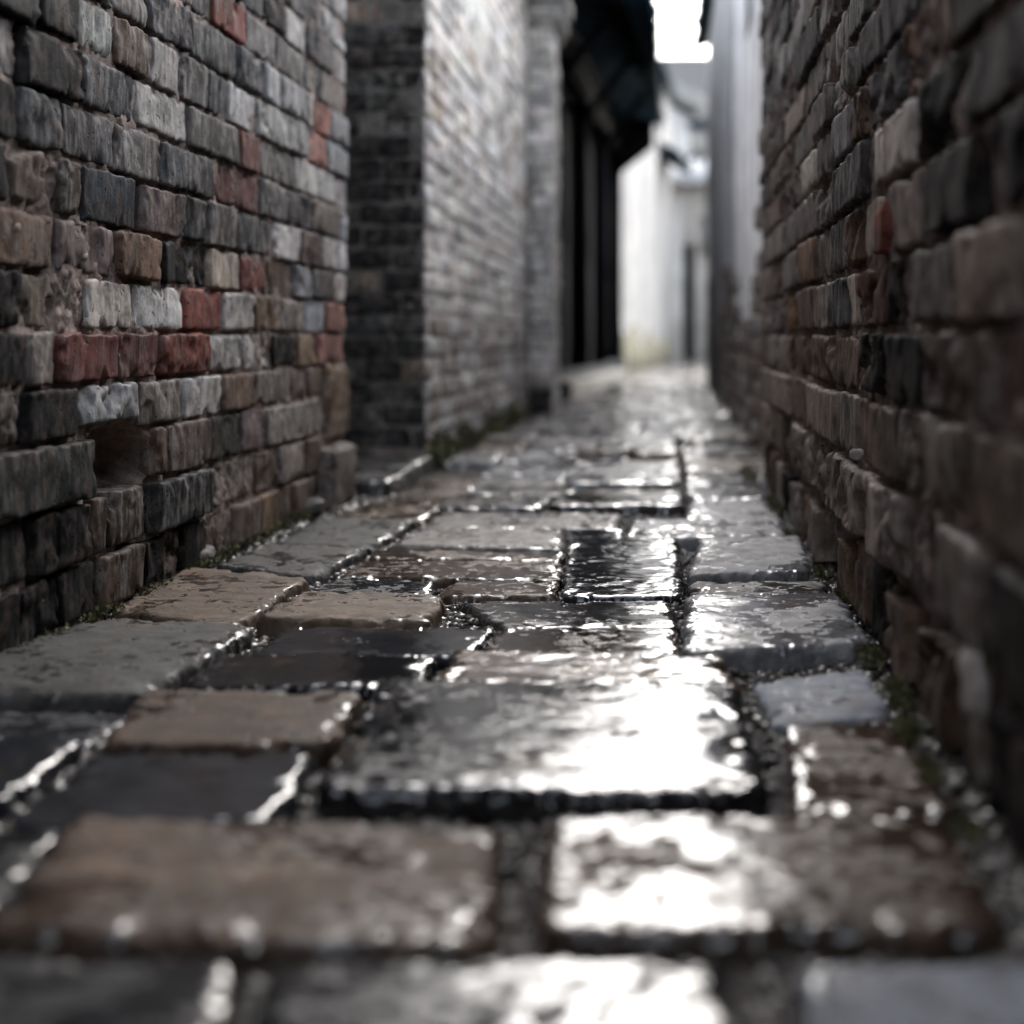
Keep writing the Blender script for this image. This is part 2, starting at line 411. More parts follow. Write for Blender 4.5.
for k in range(16):
    first = dl(min(x[0] for x in rows.get(k, [(150, 0, 0)])))
    seed = courses(mb, frL, -2.0, first, [rowsz[k], rowsz[k + 1]], PAL if k > 3 else 'KHKB', rnd, .02, seed, amp=.002)
mb.build('brickwork', M['brick'], wallA)
# mortar bed with a cavity, and the wall's body behind it
cy, cz = 0.5 * (dl(90) + dl(148)), CAMZ - .245 * WL
def mort(P, s, z):
    e = -.0065 + .007 * fbm(P, 34, 5, 4) + .005 * fbm(P, 110, 7, 2)
    e = e - .014 * sstep(0.0, .5, fbm(P, 5, 77, 3)) + .004 * sstep(.1, .5, fbm(P, 7, 87, 3))
    q = ((s - cy) / .150) ** 2 + ((z - cz - .005) / .070) ** 2
    cav = 1 - sstep(.55, 1.15, q + .5 * fbm(P, 16, 91, 3))
    rub = .085 * np.clip(1 - (z - (cz - .07)) / .10, 0, 1)
    e = e - cav * (.100 - rub * .9 + .040 * fbm(P, 36, 93, 4))
    return e
mm = MB()
add_sheet(mm, frL, 1.7, END_L - .012, -.06, 1.35, .0048, mort, (.235, .182, .156, 0))
add_sheet(mm, frL, -2.0, 1.7, -.06, H_L, .05, lambda P, s, z: -.010 + 0 * s, (.235, .182, .156, 0))
add_sheet(mm, frL, 1.7, END_L - .012, 1.35, H_L, .05, lambda P, s, z: -.010 + 0 * s, (.235, .182, .156, 0))
mm.box((-WL - .40, -2.0, -.08), (-WL - .13, END_L - .02, H_L), (.12, .11, .10, 0))
mm.box((-WL - .128, END_L - .05, -.08), (-WL - .02, END_L - .014, H_L), (.12, .11, .10, 0))
mm.box((-WL - .128, -2.0, H_L - .05), (-WL - .02, END_L - .06, H_L - .004), (.12, .11, .10, 0))
mm.build('mortar', M['mortar'], wallA)
# the two rough stones at the wall's foot where it ends
for (xa, xb, yt, yb, out, c) in ((325, 346, 364, 439, .012, 'O'), (314, 342, 444, 506, .042, 'T')):
    d1 = dl(348); s0, s1 = dl(xa), min(dl(xb), 4.22)
    z1 = CAMZ - (yt - VY) * 4.0 / F; z0 = CAMZ - (yb - VY) * 4.0 / F
    q = MB(); seed += 1
    add_brick(q, frL, s0, s1, z0, z1, out, (*[v * .85 for v in BC[c]], .25), seed, step=.0045, depth=.16, r=.016, rc=.022, amp=.004, wob=.010, chip=.008, low=.010, lows=8)
    o = q.build('corner_stone', M['brick'], wallA)
    o['label'] = 'tall worn stone set upright at the wall end' if c == 'O' else 'squat jutting stone at the foot of the wall end'
# coping on top (above the frame)
q = MB()
q.box((-WL - .45, -2.0, H_L + .002), (-WL + .04, END_L + .03, H_L + .06), (.08, .08, .085, .2)); q.build('coping', M['brick'], wallA, smooth=False)

# ============================================================================= whitewashed pier and wall beyond the recess
WP, D1, D2, H_P = 0.756, 5.04, 8.75, 2.36
wallB = thing('brick_wall', (-WP, D1, 0), 'whitewashed brick pier and long flank wall with mossy foot beyond the recess', 'brick wall')
mb = MB(); rnd = random.Random(8)
frF = wall_frame((-WP, D1, 0), (-1, 0, 0), (0, -1, 0))
zs = list(np.arange(-.02, H_P, .0705))
seed = 5000
seed = courses(mb, frF, 0.0, 1.15, zs[:34], 'KKHKKHKB', rnd, .010, seed, blen=.26, amp=.002, wob=.005, chip=.006, low=.004, erode=.02)
mb.build('pier_brickwork', M['brick'], wallB)
mb = MB()
frS = wall_frame((-WP, D1, 0), (0, 1, 0), (1, 0, 0))
seed = courses(mb, frS, .016, D2 - D1 + .05, zs[:8], 'LTLPTTLT', rnd, .014, seed, blen=.26, amp=.002, wob=.006, chip=.006, low=.004, erode=.02)
seed = courses(mb, frS, .016, D2 - D1 + .05, zs[7:16], 'PPWPLWZPCP', rnd, .014, seed, blen=.26, amp=.002, wob=.006, chip=.006, low=.004, erode=.012)
seed = courses(mb, frS, .016, D2 - D1 + .05, zs[15:], 'ZPWZZLZZZWC', rnd, .018, seed, blen=.26, amp=.002, wob=.005, chip=.005, low=.003)
mb.build('flank_brickwork', M['wash'], wallB)
mm = MB()
fm = lambda P, s, z: -.008 + .006 * fbm(P, 30, 15, 3)
add_sheet(mm, frF, 0.004, 1.15, -.06, 2.32, .012, lambda P, s, z: -.009 + .006 * fbm(P, 30, 15, 3), (.105, .095, .085, 0))
add_sheet(mm, frS, 0.004, D2 - D1 + .05, -.06, H_P - .03, .022, fm, (.55, .51, .475, 0))
mm.box((-WP - 1.20, D1 + .03, -.08), (-WP - .03, D2 + .4, H_P - .05), (.12, .11, .10, 0))
mm.box((-WP - 1.30, END_L - .5, -.08), (-WP - 1.16, D1 + .02, H_P - .06), (.10, .09, .085, 0))
mm.build('mortar', M['mortar'], wallB)
# pilaster that closes the flank, with a moulded corbel near its head
XP = -0.615; DP0, DP1 = D2, 9.30
mb = MB()
frPF = wall_frame((XP, DP0, 0), (-1, 0, 0), (0, -1, 0)); frPS = wall_frame((XP, DP0, 0), (0, 1, 0), (1, 0, 0))
seed = courses(mb, frPF, 0, .135, zs[:3], 'KKK', rnd, .016, seed, blen=.26)
seed = courses(mb, frPF, 0, .135, zs[2:34], 'LPZPLT', rnd, .016, seed, blen=.26)
seed = courses(mb, frPS, 0, DP1 - DP0, zs[:34], 'ZPLZPW', rnd, .016, seed, blen=.26)
mb.box((XP - .135, DP0 + .012, -.06), (XP - .008, DP1, 2.35), (.2, .19, .18, .4))
pl = mb.build('pilaster', M['wash'], wallB)
q = MB()
for i, (zz, ov, hh) in enumerate(((2.10, .025, .035), (2.145, .055, .05), (2.205, .035, .03), (2.245, .075, .07))):
    q.box((XP - .16, DP0 - ov, zz), (XP + ov, DP1 + ov * .5, zz + hh), (.26, .25, .24, .5))
q.build('corbel', M['wash'], wallB, smooth=False)
q = MB(); q.box((-WP - 1.25, D1 - .05, H_P - .045), (-WP + .06, D2, H_P + .03), (.07, .07, .075, 0)); q.build('coping', M['brick'], wallB, smooth=False)

# ============================================================================= brick wall on the other side (near, out of focus)
WR, END_R, H_R = 0.27, 4.52, 1.55
def dr(x): return F * WR / (x - VX)
frR = wall_frame((WR, 0, 0), (0, 1, 0), (-1, 0, 0))
wallC = thing('brick_wall', (WR, 2.5, 0), 'brown eroded brick wall with jutting lower courses and deep gaps along its foot', 'brick wall')
VR = [-1.50, -1.03, -.645, -.29, .035, .36, .69, 1.0, 1.29, 1.58, 1.88, 2.18]
rz = [CAMZ + v * WR for v in VR]
rrows = {
 0: [(752,757,'B'),(758,762,'B'),(763,767,'K'),(768,774,'B'),(776,780,'T'),(781,788,'K'),(790,797,'T'),(797.6,806,'B'),(806.6,817,'T'),(838,846,'B'),(847,864,'B'),(866,879,'K'),(881,902,'B'),(918,945,'B'),(950,968,'T'),(985,1040,'K'),(1050,1120,'K')],
 1: [(751,755,'B'),(755.6,762,'M'),(763,773,'T'),(774,784,'B'),(793,805,'T'),(805.8,821,'T'),(829,902,'T'),(942,985,'T'),(1000,1060,'K'),(1070,1160,'K')],
 2: [(752,758,'B'),(759,771,'T'),(772,790,'T'),(791,807,'B'),(809,836,'T'),(837,857,'T'),(859,869,'M'),(870,900,'B'),(902,964,'T'),(966,1035,'B'),(1040,1140,'B')],
 3: [(751,757,'T'),(758,765,'M'),(766,776,'T'),(777,788,'T'),(789,812,'B'),(813,834,'B'),(836,856,'B'),(857,881,'K'),(886,920,'K'),(922,990,'M'),(998,1060,'D'),(1070,1150,'K')],
 4: [(752,760,'T'),(761,770,'T'),(771,778,'G'),(779,790,'M'),(791,798,'O'),(799,814,'M'),(815,828,'T'),(829,843.5,'S'),(844,856,'C'),(857,886,'D'),(887,897,'K'),(910,953,'G'),(955,1012,'T'),(1020,1100,'B')],
 5: [(751,760,'M'),(761,772,'T'),(773,784,'M'),(785,800,'G'),(801,816,'O'),(817,830,'G'),(831,847,'S'),(848,862,'B'),(863,877,'C'),(878,891,'R'),(892,921,'T'),(925,970,'K'),(980,1060,'K')],
 6: [(752,766,'M'),(767,784,'T'),(785,802,'G'),(803,818,'G'),(819,836,'G'),(837,866,'S'),(877,915,'P'),(917,960,'K'),(965,1050,'K')],
 7: [(752,766,'T'),(767,780,'M'),(781,800,'G'),(801,816,'P'),(817,834,'G'),(835,850,'U'),(851,869,'B'),(871,900,'S'),(902,950,'B'),(955,1030,'K')],
 8: [(752,770,'G'),(771,790,'T'),(791,812,'G'),(813,830,'G'),(831,853,'L'),(855,880,'S'),(882,915,'S'),(920,990,'T'),(1000,1080,'G')],
 9: [(752,764,'M'),(765,784,'G'),(785,803,'T'),(804,822,'G'),(823,846,'U'),(848,868,'G'),(870,905,'T'),(910,960,'K'),(965,1050,'L')],
 10:[(752,772,'T'),(773,796,'G'),(797,820,'S'),(821,850,'G'),(852,890,'T'),(895,940,'L'),(945,1010,'G')],
}
mb = MB(); rnd = random.Random(21)
rpro = {0: (-.012, .003), 1: (.000, .010), 2: (-.002, .008), 3: (-.008, .005)}
for k, lst in rrows.items():
    for (xa, xb, c) in lst:
        seed += 1
        s1, s0 = dr(xa) - rnd.uniform(.001, .004), dr(xb) + rnd.uniform(.001, .004)
        lo, hi = rpro.get(k, (-.005, .007)); out = rnd.uniform(lo, hi)
        if k == 1 and xa == 829: out = .012
        er = .018 if rnd.random() < .35 else 0
        zb, zt = rz[k] + rnd.uniform(.004, .009), rz[k + 1] - rnd.uniform(.003, .009)
        if k == 0: zt -= rnd.uniform(0, .03)
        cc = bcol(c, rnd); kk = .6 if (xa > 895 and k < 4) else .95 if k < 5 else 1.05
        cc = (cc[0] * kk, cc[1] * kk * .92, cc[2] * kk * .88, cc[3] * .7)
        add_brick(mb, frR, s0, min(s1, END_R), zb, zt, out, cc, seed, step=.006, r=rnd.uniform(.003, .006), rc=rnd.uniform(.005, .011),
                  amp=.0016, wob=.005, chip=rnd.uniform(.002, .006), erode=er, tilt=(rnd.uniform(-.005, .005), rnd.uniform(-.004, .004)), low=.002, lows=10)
zs_r = list(np.arange(rz[-1], H_R, .083))
seed = courses(mb, frR, .4, END_R, zs_r[:5], 'GTSGLTUK', rnd, .012, seed, amp=.002, wob=.004, low=.004)
seed = courses(mb, frR, -2.0, END_R, zs_r[4:], 'GTSGLTUK', rnd, .035, seed)
for k in range(11):
    nearest = dr(max(x[1] for x in rrows[k]))
    seed = courses(mb, frR, -2.0, nearest, [rz[k], rz[k + 1]], 'GTSKBK', rnd, .02, seed, amp=.002)
mb.build('brickwork', M['brick'], wallC)
def mortR(P, s, z):
    e = -.010 + .010 * fbm(P, 34, 65, 4) + .004 * fbm(P, 100, 67, 2)
    e = e + .004 * sstep(.05, .5, fbm(P, 9, 69, 3)) - .015 * sstep(.1, .5, fbm(P, 6, 71, 3))
    return e - .030 * (1 - sstep(.03, .16, z))
mm = MB()
add_sheet(mm, frR, .8, END_R - .012, -.06, 1.1, .006, mortR, (.165, .125, .108, 0))
add_sheet(mm, frR, -2.0, .8, -.06, H_R, .05, lambda P, s, z: -.010 + 0 * s, (.165, .125, .108, 0))
add_sheet(mm, frR, .8, END_R - .012, 1.1, H_R, .05, lambda P, s, z: -.010 + 0 * s, (.165, .125, .108, 0))
mm.box((WR + .13, -2.0, -.08), (WR + .36, END_R - .014, H_R), (.12, .11, .10, 0))
mm.box((WR + .02, END_R - .05, -.08), (WR + .128, END_R - .014, H_R), (.12, .11, .10, 0))
mm.build('mortar', M['mortar'], wallC)
q = MB()
# lumps of old lime mortar that hang out of the joints
for (x, y, d, a, b) in ((962, 668, 1.38, .008, .016), (970, 690, 1.36, .009, .026), (858, 455, 2.2, .007, .008)):
    n = 12; th = np.linspace(0, math.pi, 9); ph = np.linspace(0, 2 * math.pi, n + 1)
    T, Pp = np.meshgrid(th, ph, indexing='ij')
    z = CAMZ - (y - VY) * d / F
    S = np.stack([np.sin(T) * np.cos(Pp) * .012, np.sin(T) * np.sin(Pp) * a, np.cos(T) * b], -1).reshape(-1, 3)
    S = S * (1 + .7 * fbm(S + x, 90, 3, 3))[:, None] + np.array([WR - .006, d, z])
    q.grid(S, 9, n + 1, (.36, .31, .28, 0), flip=True)
q.build('mortar_lumps', M['mortar'], wallC)
q = MB(); q.box((WR - .03, -2.0, H_R + .002), (WR + .40, END_R + .02, H_R + .06), (.08, .08, .085, .2)); q.build('coping', M['brick'], wallC, smooth=False)

# ============================================================================= plastered wall beyond, with its tiled eave
wallD = thing('plastered_wall', (.40, 4.85, 0), 'pale streaked plaster wall under a dark tiled eave beyond the brown brick wall', 'plastered wall')
mb = MB()
frD = wall_frame((.385, 4.8, 0), (0, 1, 0), (-1, 0, 0))
fp = lambda P, s, z: .010 * fbm(P, 2.2, 3, 3) + .004 * fbm(P, 14, 5, 3)
add_sheet(mb, frD, -.27, 2.8, -.06, 1.80, .035, fp, (.5, .5, .5, 0))
add_sheet(mb, frD, 2.8, 7.0, -.06, 3.15, .035, fp, (.5, .5, .5, 0))
mb.box((.42, 4.54, -.08), (.75, 7.61, 1.78), (.5, .5, .5, 0))
mb.box((.415, 7.63, -.08), (.75, 14.0, 3.12), (.5, .5, .5, 0))
mb.build('plaster', M['plaster'], wallD)
q = MB(); frD2 = wall_frame((.370, 8.9, 0), (0, 1, 0), (-1, 0, 0))  # panel of darker gray plaster along the far stretch
add_sheet(q, frD2, 0, 5.1, -.06, 3.13, .04, fp, (.5, .5, .5, 0))
q.box((.375, 8.9, -.06), (.405, 8.93, 3.1)); q.build('end_panel', mat_plain('darker_gray_plaster', (.32, .32, .33), .3, 5, .8, .3, .004, (.15, .15, .155), vert=True), wallD)
# low brick plinth showing where the plaster has fallen
q = MB(); rnd = random.Random(31)
frD3 = wall_frame((.360, 4.54, 0), (0, 1, 0), (-1, 0, 0))
zd = list(np.arange(-.02, 1.0, .085))
for j in range(len(zd) - 1):
    a = 0.0
    while a < 9.4:      # the plaster has fallen off along a ragged line
        b = a + rnd.uniform(.3, .9)
        top = .60 + .22 * math.sin(a * 1.7) + .12 * math.sin(a * 5.1 + 1)
        if zd[j] < top: seed = courses(q, frD3, a, min(b, 9.4), [zd[j], zd[j + 1]], 'TBGTBML', rnd, .02, seed, low=.003, wob=.006, depth=.03)
        a = b
q.build('plinth', M['brick'], wallD)

def tile_eave(mb, p0, p1, out, up_run, rise, pitch=.20, r=.055, thick=.03):
    """tiled eave: rows of half round tiles running down to the edge p0-p1; 'out' points away from the wall"""
    p0 = np.array(p0, float); p1 = np.array(p1, float); out = np.array(out, float); d = p1 - p0; Ln = np.linalg.norm(d); d = d / Ln
    back = -out * up_run + np.array([0, 0, rise])
    n = int(Ln / pitch)
    upn = np.cross(d, back); upn /= np.linalg.norm(upn)
    if upn[2] < 0: upn = -upn
    # bed
    a = p0 - upn * thick
    w = upn * thick * .6
    if np.dot(np.cross(d * Ln, back), w) < 0: mb.obox(a, back, d * Ln, w)
    else: mb.obox(a, d * Ln, back, w)
    for i in range(n + 1):
        b = p0 + d * (i * Ln / n)
        j = random.uniform(-.015, .02)
        mb.tube(b + out * j, b + back, r * random.uniform(.92, 1.08), r, n=10, up=tuple(upn))
        # round end disc
        mb.tube(b + out * (j + .012) - upn * .01, b + out * j - upn * .01, r * 1.12, r * 1.12, n=10, up=tuple(upn))
q = MB(); tile_eave(q, (.275, 9.6, 2.98), (.275, 14.1, 2.98), (-1, 0, 0), .40, .22, .19, .055)
q.build('eave', M['roof'], wallD)

# ============================================================================= dark timber house with the overhanging roof
A0 = np.array([-.80, 10.7]); A1 = np.array([-.475, 17.4])      # line of its front
dv = A1 - A0; LN = np.linalg.norm(dv); dv /= LN; nv_ = np.array([dv[1], -dv[0]])     # nv_ points into the lane
def hp(s, o, z): p = A0 + dv * s + nv_ * o; return np.array([p[0], p[1], z])
D3 = np.array([dv[0], dv[1], 0]); N3 = np.array([nv_[0], nv_[1], 0]); Z3 = np.array([0, 0, 1.0])
house = thing('timber_house', tuple(hp(0, 0, 0)), 'black timber shopfront house with columns under a deep overhanging tiled roof', 'house')
q = MB()
SB = -1.25
q.obox(hp(SB, -.30, .12), D3 * (LN - SB), Z3 * 2.66, N3 * .10) if np.dot(np.cross(D3, Z3), N3) > 0 else q.obox(hp(SB, -.30, .12), Z3 * 2.66, D3 * (LN - SB), N3 * .10)
def ob(mb, s, o, z, ls, lo, lz):
    mb.obox(hp(s, o, z), N3 * lo, D3 * ls, Z3 * lz) if np.dot(np.cross(N3, D3), Z3) > 0 else mb.obox(hp(s, o, z), D3 * ls, N3 * lo, Z3 * lz)
nb = 26
for i in range(nb):      # boards with shadow gaps
    w = (LN - SB) / nb
    ob(q, SB + i * w + .006, -.20, .13, w - .012, .03 + .006 * random.random(), 2.3)
q.build('board_wall', M['wood'], house)
for s in (-.95, 1.05, 3.05, 5.05, 6.85):
    c = MB(); c.tube(hp(s, -.08, .16), hp(s, -.08, 2.75), .075, .068, n=18)
    cc = c.build('column', M['wood'], house)
    b = MB(); b.tube(hp(s, -.08, .0), hp(s, -.08, .16), .115, .10, n=18); b.tube(hp(s, -.08, .159), hp(s, -.08, .20), .10, .082, n=18)
    b.build('column_base', M['graystone'], cc)
for s in (1.4, 3.4, 5.4):
    dpan = MB(); ob(dpan, s, -.165, .15, .62, .03, 2.1); ob(dpan, s + .66, -.165, .15, .62, .03, 2.1)
    for k in (0, .66):
        for zz in (.3, 1.15): ob(dpan, s + k + .08, -.134, zz, .46, .012, .72)
    dd = dpan.build('door', M['wood'], house, smooth=False)
    for k in (.57, .70):
        h = MB(); h.tube(hp(s + k, -.14, 1.08), hp(s + k, -.10, 1.08), .03, .03, n=12)
        h.build('door_handle', M['roof'], dd)
q = MB(); ob(q, SB, -.14, 2.42, LN - SB, .14, .20); ob(q, SB, -.12, 2.70, LN - SB, .10, .12)
q.build('lintel', M['wood'], house, smooth=False)
# brackets and rafters under the eave
for i in range(22):
    s = SB + .1 + i * (LN - SB - .2) / 21
    q = MB(); z0 = 2.95
    a = hp(s, -.10, 2.95); 
    q.obox(a - D3 * .03, N3 * .58 + Z3 * -.20, D3 * .06, Z3 * .07)
    q.build('rafter', M['wood'], house, smooth=False)
for s in (-.95, 1.05, 3.05, 5.05, 6.85):
    q = MB(); q.obox(hp(s, -.02, 2.25) - D3 * .035, N3 * .42 + Z3 * .55, D3 * .07, Z3 * .10)
    q.build('bracket', M['wood'], house, smooth=False)
q = MB()
e0 = np.array([-.075, 11.45, 2.86]); e1 = np.array([-.035, 17.6, 2.80])
ed = (e1 - e0) / np.linalg.norm(e1 - e0)
tile_eave(q, e0, e1, (1, 0, 0), 1.5, .24, .21, .062, .05)
q.obox(e0 + np.array([-.03, 0, -.15]), (.03, 0, 0), e1 - e0, (0, 0, .10))
q.build('roof', M['roof'], house)
q = MB(); q.obox(hp(LN - .02, -.25, 2.0), D3 * .05, N3 * .60 + Z3 * .48, Z3 * .9)
q.build('end_board', M['wood'], house, smooth=False)
q = MB()
ob(q, SB + .3, -2.2, .10, LN - SB - .3, 1.9, 2.72); q.build('house_body', M['wood'], house, smooth=False)
step = thing('stone_step', tuple(hp(2, .1, 0)), 'long low gray stone step along the front of the dark timber house', 'step')
q = MB(); seed += 1
frT = None
for s in (.15, 1.85, 3.55):
    seed += 1
    cfn = lambda a, b, s=s: np.stack([hp(s, -.14, .10)[0] + a * dv[0] + (.30 - b) * nv_[0], hp(s, -.14, .10)[1] + a * dv[1] + (.30 - b) * nv_[1], np.full_like(a, .10)], -1)
    q2 = MB(); add_patch(q2, cfn, 1.68, .30, (0, 0, 1), .14, .015, .02, .02, (.085, .082, .078, .3), seed, amp=.003, low=.004)
    q2.build('step_stone', M['stone'], step)

# ============================================================================= houses at the far end
# white gable house where the lane bends
B0 = np.array([-.50, 18.6]); B1 = np.array([.10, 28.0])
def prism(mb, base, prof, dirv, thick):
    """profile of (s,z) columns: a wall whose top follows prof; extruded by thick"""
    n = len(prof)
    b = np.array([(base[0] + dirv[0] * s, base[1] + dirv[1] * s, -.08) for s, z in prof]); t = np.array([(base[0] + dirv[0] * s, base[1] + dirv[1] * s, z) for s, z in prof])
    th = np.array([thick[0], thick[1], 0])
    P = np.stack([b, t, t + th, b + th, b], 0).reshape(-1, 3)
    mb.grid(P, 5, n, (.5, .5, .5, 0), flip=False)
    for k, fl in ((0, 0), (n - 1, 1)):
        f = [0, 1, 2, 3] if fl else [3, 2, 1, 0]
        mb.add([b[k], t[k], (t + th)[k], (b + th)[k]], [f], (.5, .5, .5, 0))
db_ = (B1 - B0); LB = np.linalg.norm(db_); db_ /= LB
hB = thing('white_house', (B0[0], B0[1], 0), 'white plastered house wall with a greenish damp foot, just beyond the black timber house', 'house')
q = MB(); prof = []
for s in np.linspace(0, LB, 40):
    u = s / LB
    z = 2.45 + .55 * sstep(0.02, .16, u) + .55 * sstep(.28, .40, u) + .95 * sstep(.60, .72, u)
    prof.append((s, float(z)))
nb_ = np.array([db_[1], -db_[0]])
prism(q, B0, prof, db_, (-nb_[0] * 1.6, -nb_[1] * 1.6)); q.build('wall', M['white'], hB, smooth=False)
q = MB()
# dark coping tiles following the gable in steps
for (u0, u1, z) in ((.60, .98, 4.52),):
    o = B0 + db_ * LB * u0
    a = np.array([o[0] - nb_[0] * .3, o[1] - nb_[1] * .3, z]); q.obox(a, (nb_[0] * .42, nb_[1] * .42, 0), (db_[0] * LB * (u1 - u0), db_[1] * LB * (u1 - u0), 0), (0, 0, .10))
o = B0 + db_ * LB * .66
tile_eave(q, (o[0] + .30, o[1], 3.25), (o[0] + .55, o[1] + 2.6, 3.25), (nb_[0], nb_[1], 0), .35, .18, .25, .06)
q.build('roof', M['roof'], hB, smooth=False)

# house that closes the lane, facing us
YC = 29.0
hC = thing('plastered_house', (.7, YC, 0), 'stained cream plaster house with a dark doorway closing the far end of the lane', 'house')
q = MB()
frC = wall_frame((-.2, YC, 0), (1, 0, 0), (0, -1, 0))
for (a, b, z0, z1) in ((-.6, .33, -.08, 3.3), (.33, .54, 2.1, 3.3), (.54, 2.6, -.08, 3.3)):
    q.box((a, YC, z0), (b, YC + .35, z1))
q.box((-.6, YC + .36, -.08), (2.6, YC + 4, 3.25)); q.build('wall', M['cream'], hC, smooth=False)
q = MB(); q.box((.33, YC + .2, -.04), (.54, YC + .26, 2.1)); dd = q.build('door', M['wood'], hC, smooth=False)
q = MB(); q.box((.28, YC - .03, 2.1), (.59, YC + .05, 2.2)); q.build('door_head', M['graystone'], dd, smooth=False)
q = MB(); q.box((.62, YC - .04, 1.9), (.80, YC + .0, 2.6)); wf = q.build('window', M['graystone'], hC, smooth=False)
q = MB(); q.box((.64, YC - .047, 1.93), (.78, YC - .041, 2.57)); q.build('shutter', M['wood'], wf, smooth=False)
q = MB(); tile_eave(q, (-.6, YC - .35, 3.2), (2.6, YC - .35, 3.2), (0, -1, 0), 1.6, .55, .22, .06)
q.build('roof', mat_plain('pale_roof_tile', (.42, .42, .42), .3, 6, .7, .4), hC)

# damp stained foot of the white house
q = MB()
for i in range(12):
    u = i / 12; o = B0 + db_ * LB * u; h = .35 + .3 * rnd.random()
    q.obox((o[0], o[1], -.06), (nb_[0] * .012, nb_[1] * .012, 0), (db_[0] * LB / 12, db_[1] * LB / 12, 0), (0, 0, h))
q.build('damp_foot', mat_plain('damp_plaster', (.20, .18, .12), .5, 7, .85, .3), hB, smooth=False)
# taller gabled house behind
YD = 36.0
hD = thing('gabled_house', (.6, YD, 0), 'far white house with pale sloping gable band and gray ridge against the sky', 'house')
q = MB()
prof = [(-2.4, 5.2), (-.15, 6.15), (.0, 6.18), (1.35, 5.52), (3.5, 4.7)]
b = np.array([(s, YD, -.08) for s, z in prof]); 
prism(q, np.array([0, YD]), prof, np.array([1.0, 0]), (0, 3.0)); q.build('wall', M['cream'], hD, smooth=False)
q = MB()
for i in range(len(prof) - 1):
    (s0, z0), (s1, z1) = prof[i], prof[i + 1]
    q.obox((s0, YD - .18, z0 - .34), (s1 - s0, 0, z1 - z0), (0, .16, 0), (0, 0, .42))
q.build('gable_band', M['white'], hD, smooth=False)
q = MB()
for i in range(len(prof) - 1):
    (s0, z0), (s1, z1) = prof[i], prof[i + 1]
    q.obox((s0, YD - .10, z0 - .50), (s1 - s0, 0, z1 - z0), (0, .09, 0), (0, 0, .14))
q.build('gable_moulding', M['roof'], hD, smooth=False)
q = MB(); q.box((-2.4, YD + 1.2, 5.2), (3.4, YD + 2.6, 6.95)); q.build('ridge', M['graystone'], hD, smooth=False)
# stepped parapet wall in between
hE = thing('parapet_wall', (1.0, 31.5, 0), 'pale stepped parapet wall with dark shadow bands between its steps above the cream house', 'wall')
q = MB()
q.box((.46, 31.32, -.08), (1.7, 31.58, 3.78)); q.box((.48, 31.15, 3.98), (1.12, 31.6, 4.45)); q.box((.62, 31.2, 4.62), (.95, 31.55, 4.85)); q.build('wall', M['white'], hE, smooth=False)
q = MB(); q.box((.44, 31.2, 3.785), (1.72, 31.65, 3.975)); q.box((.46, 31.1, 4.455), (1.16, 31.65, 4.615)); q.build('shadow_band', M['roof'], hE, smooth=False)  # dark boxes stand in for the shadows between the white steps

# ============================================================================= ground
SX0, SX1 = -60, 60
def gfun(P):
    e = -.021 + .012 * fbm(P, 16, 3, 4) + .005 * fbm(P, 70, 5, 2)
    return e
mb = MB()
xs = np.concatenate([[-80, -20, -3.0], np.arange(-1.6, .7, .011), [2.5, 20, 80]]); ys = np.concatenate([[-60, -6, 0.0], np.arange(.80, 4.6, .012), np.arange(4.6, 12, .06), np.arange(12, 34, .35), [60, 200, 600]])
X, Y = np.meshgrid(xs, ys, indexing='ij'); P = np.stack([X.ravel(), Y.ravel(), 0 * X.ravel()], -1)
P[:, 2] = gfun(P); mb.grid(P, len(xs), len(ys), (.05, .04, .03, 0))
tag(mb.build('ground', M['dirt']), kind='structure')

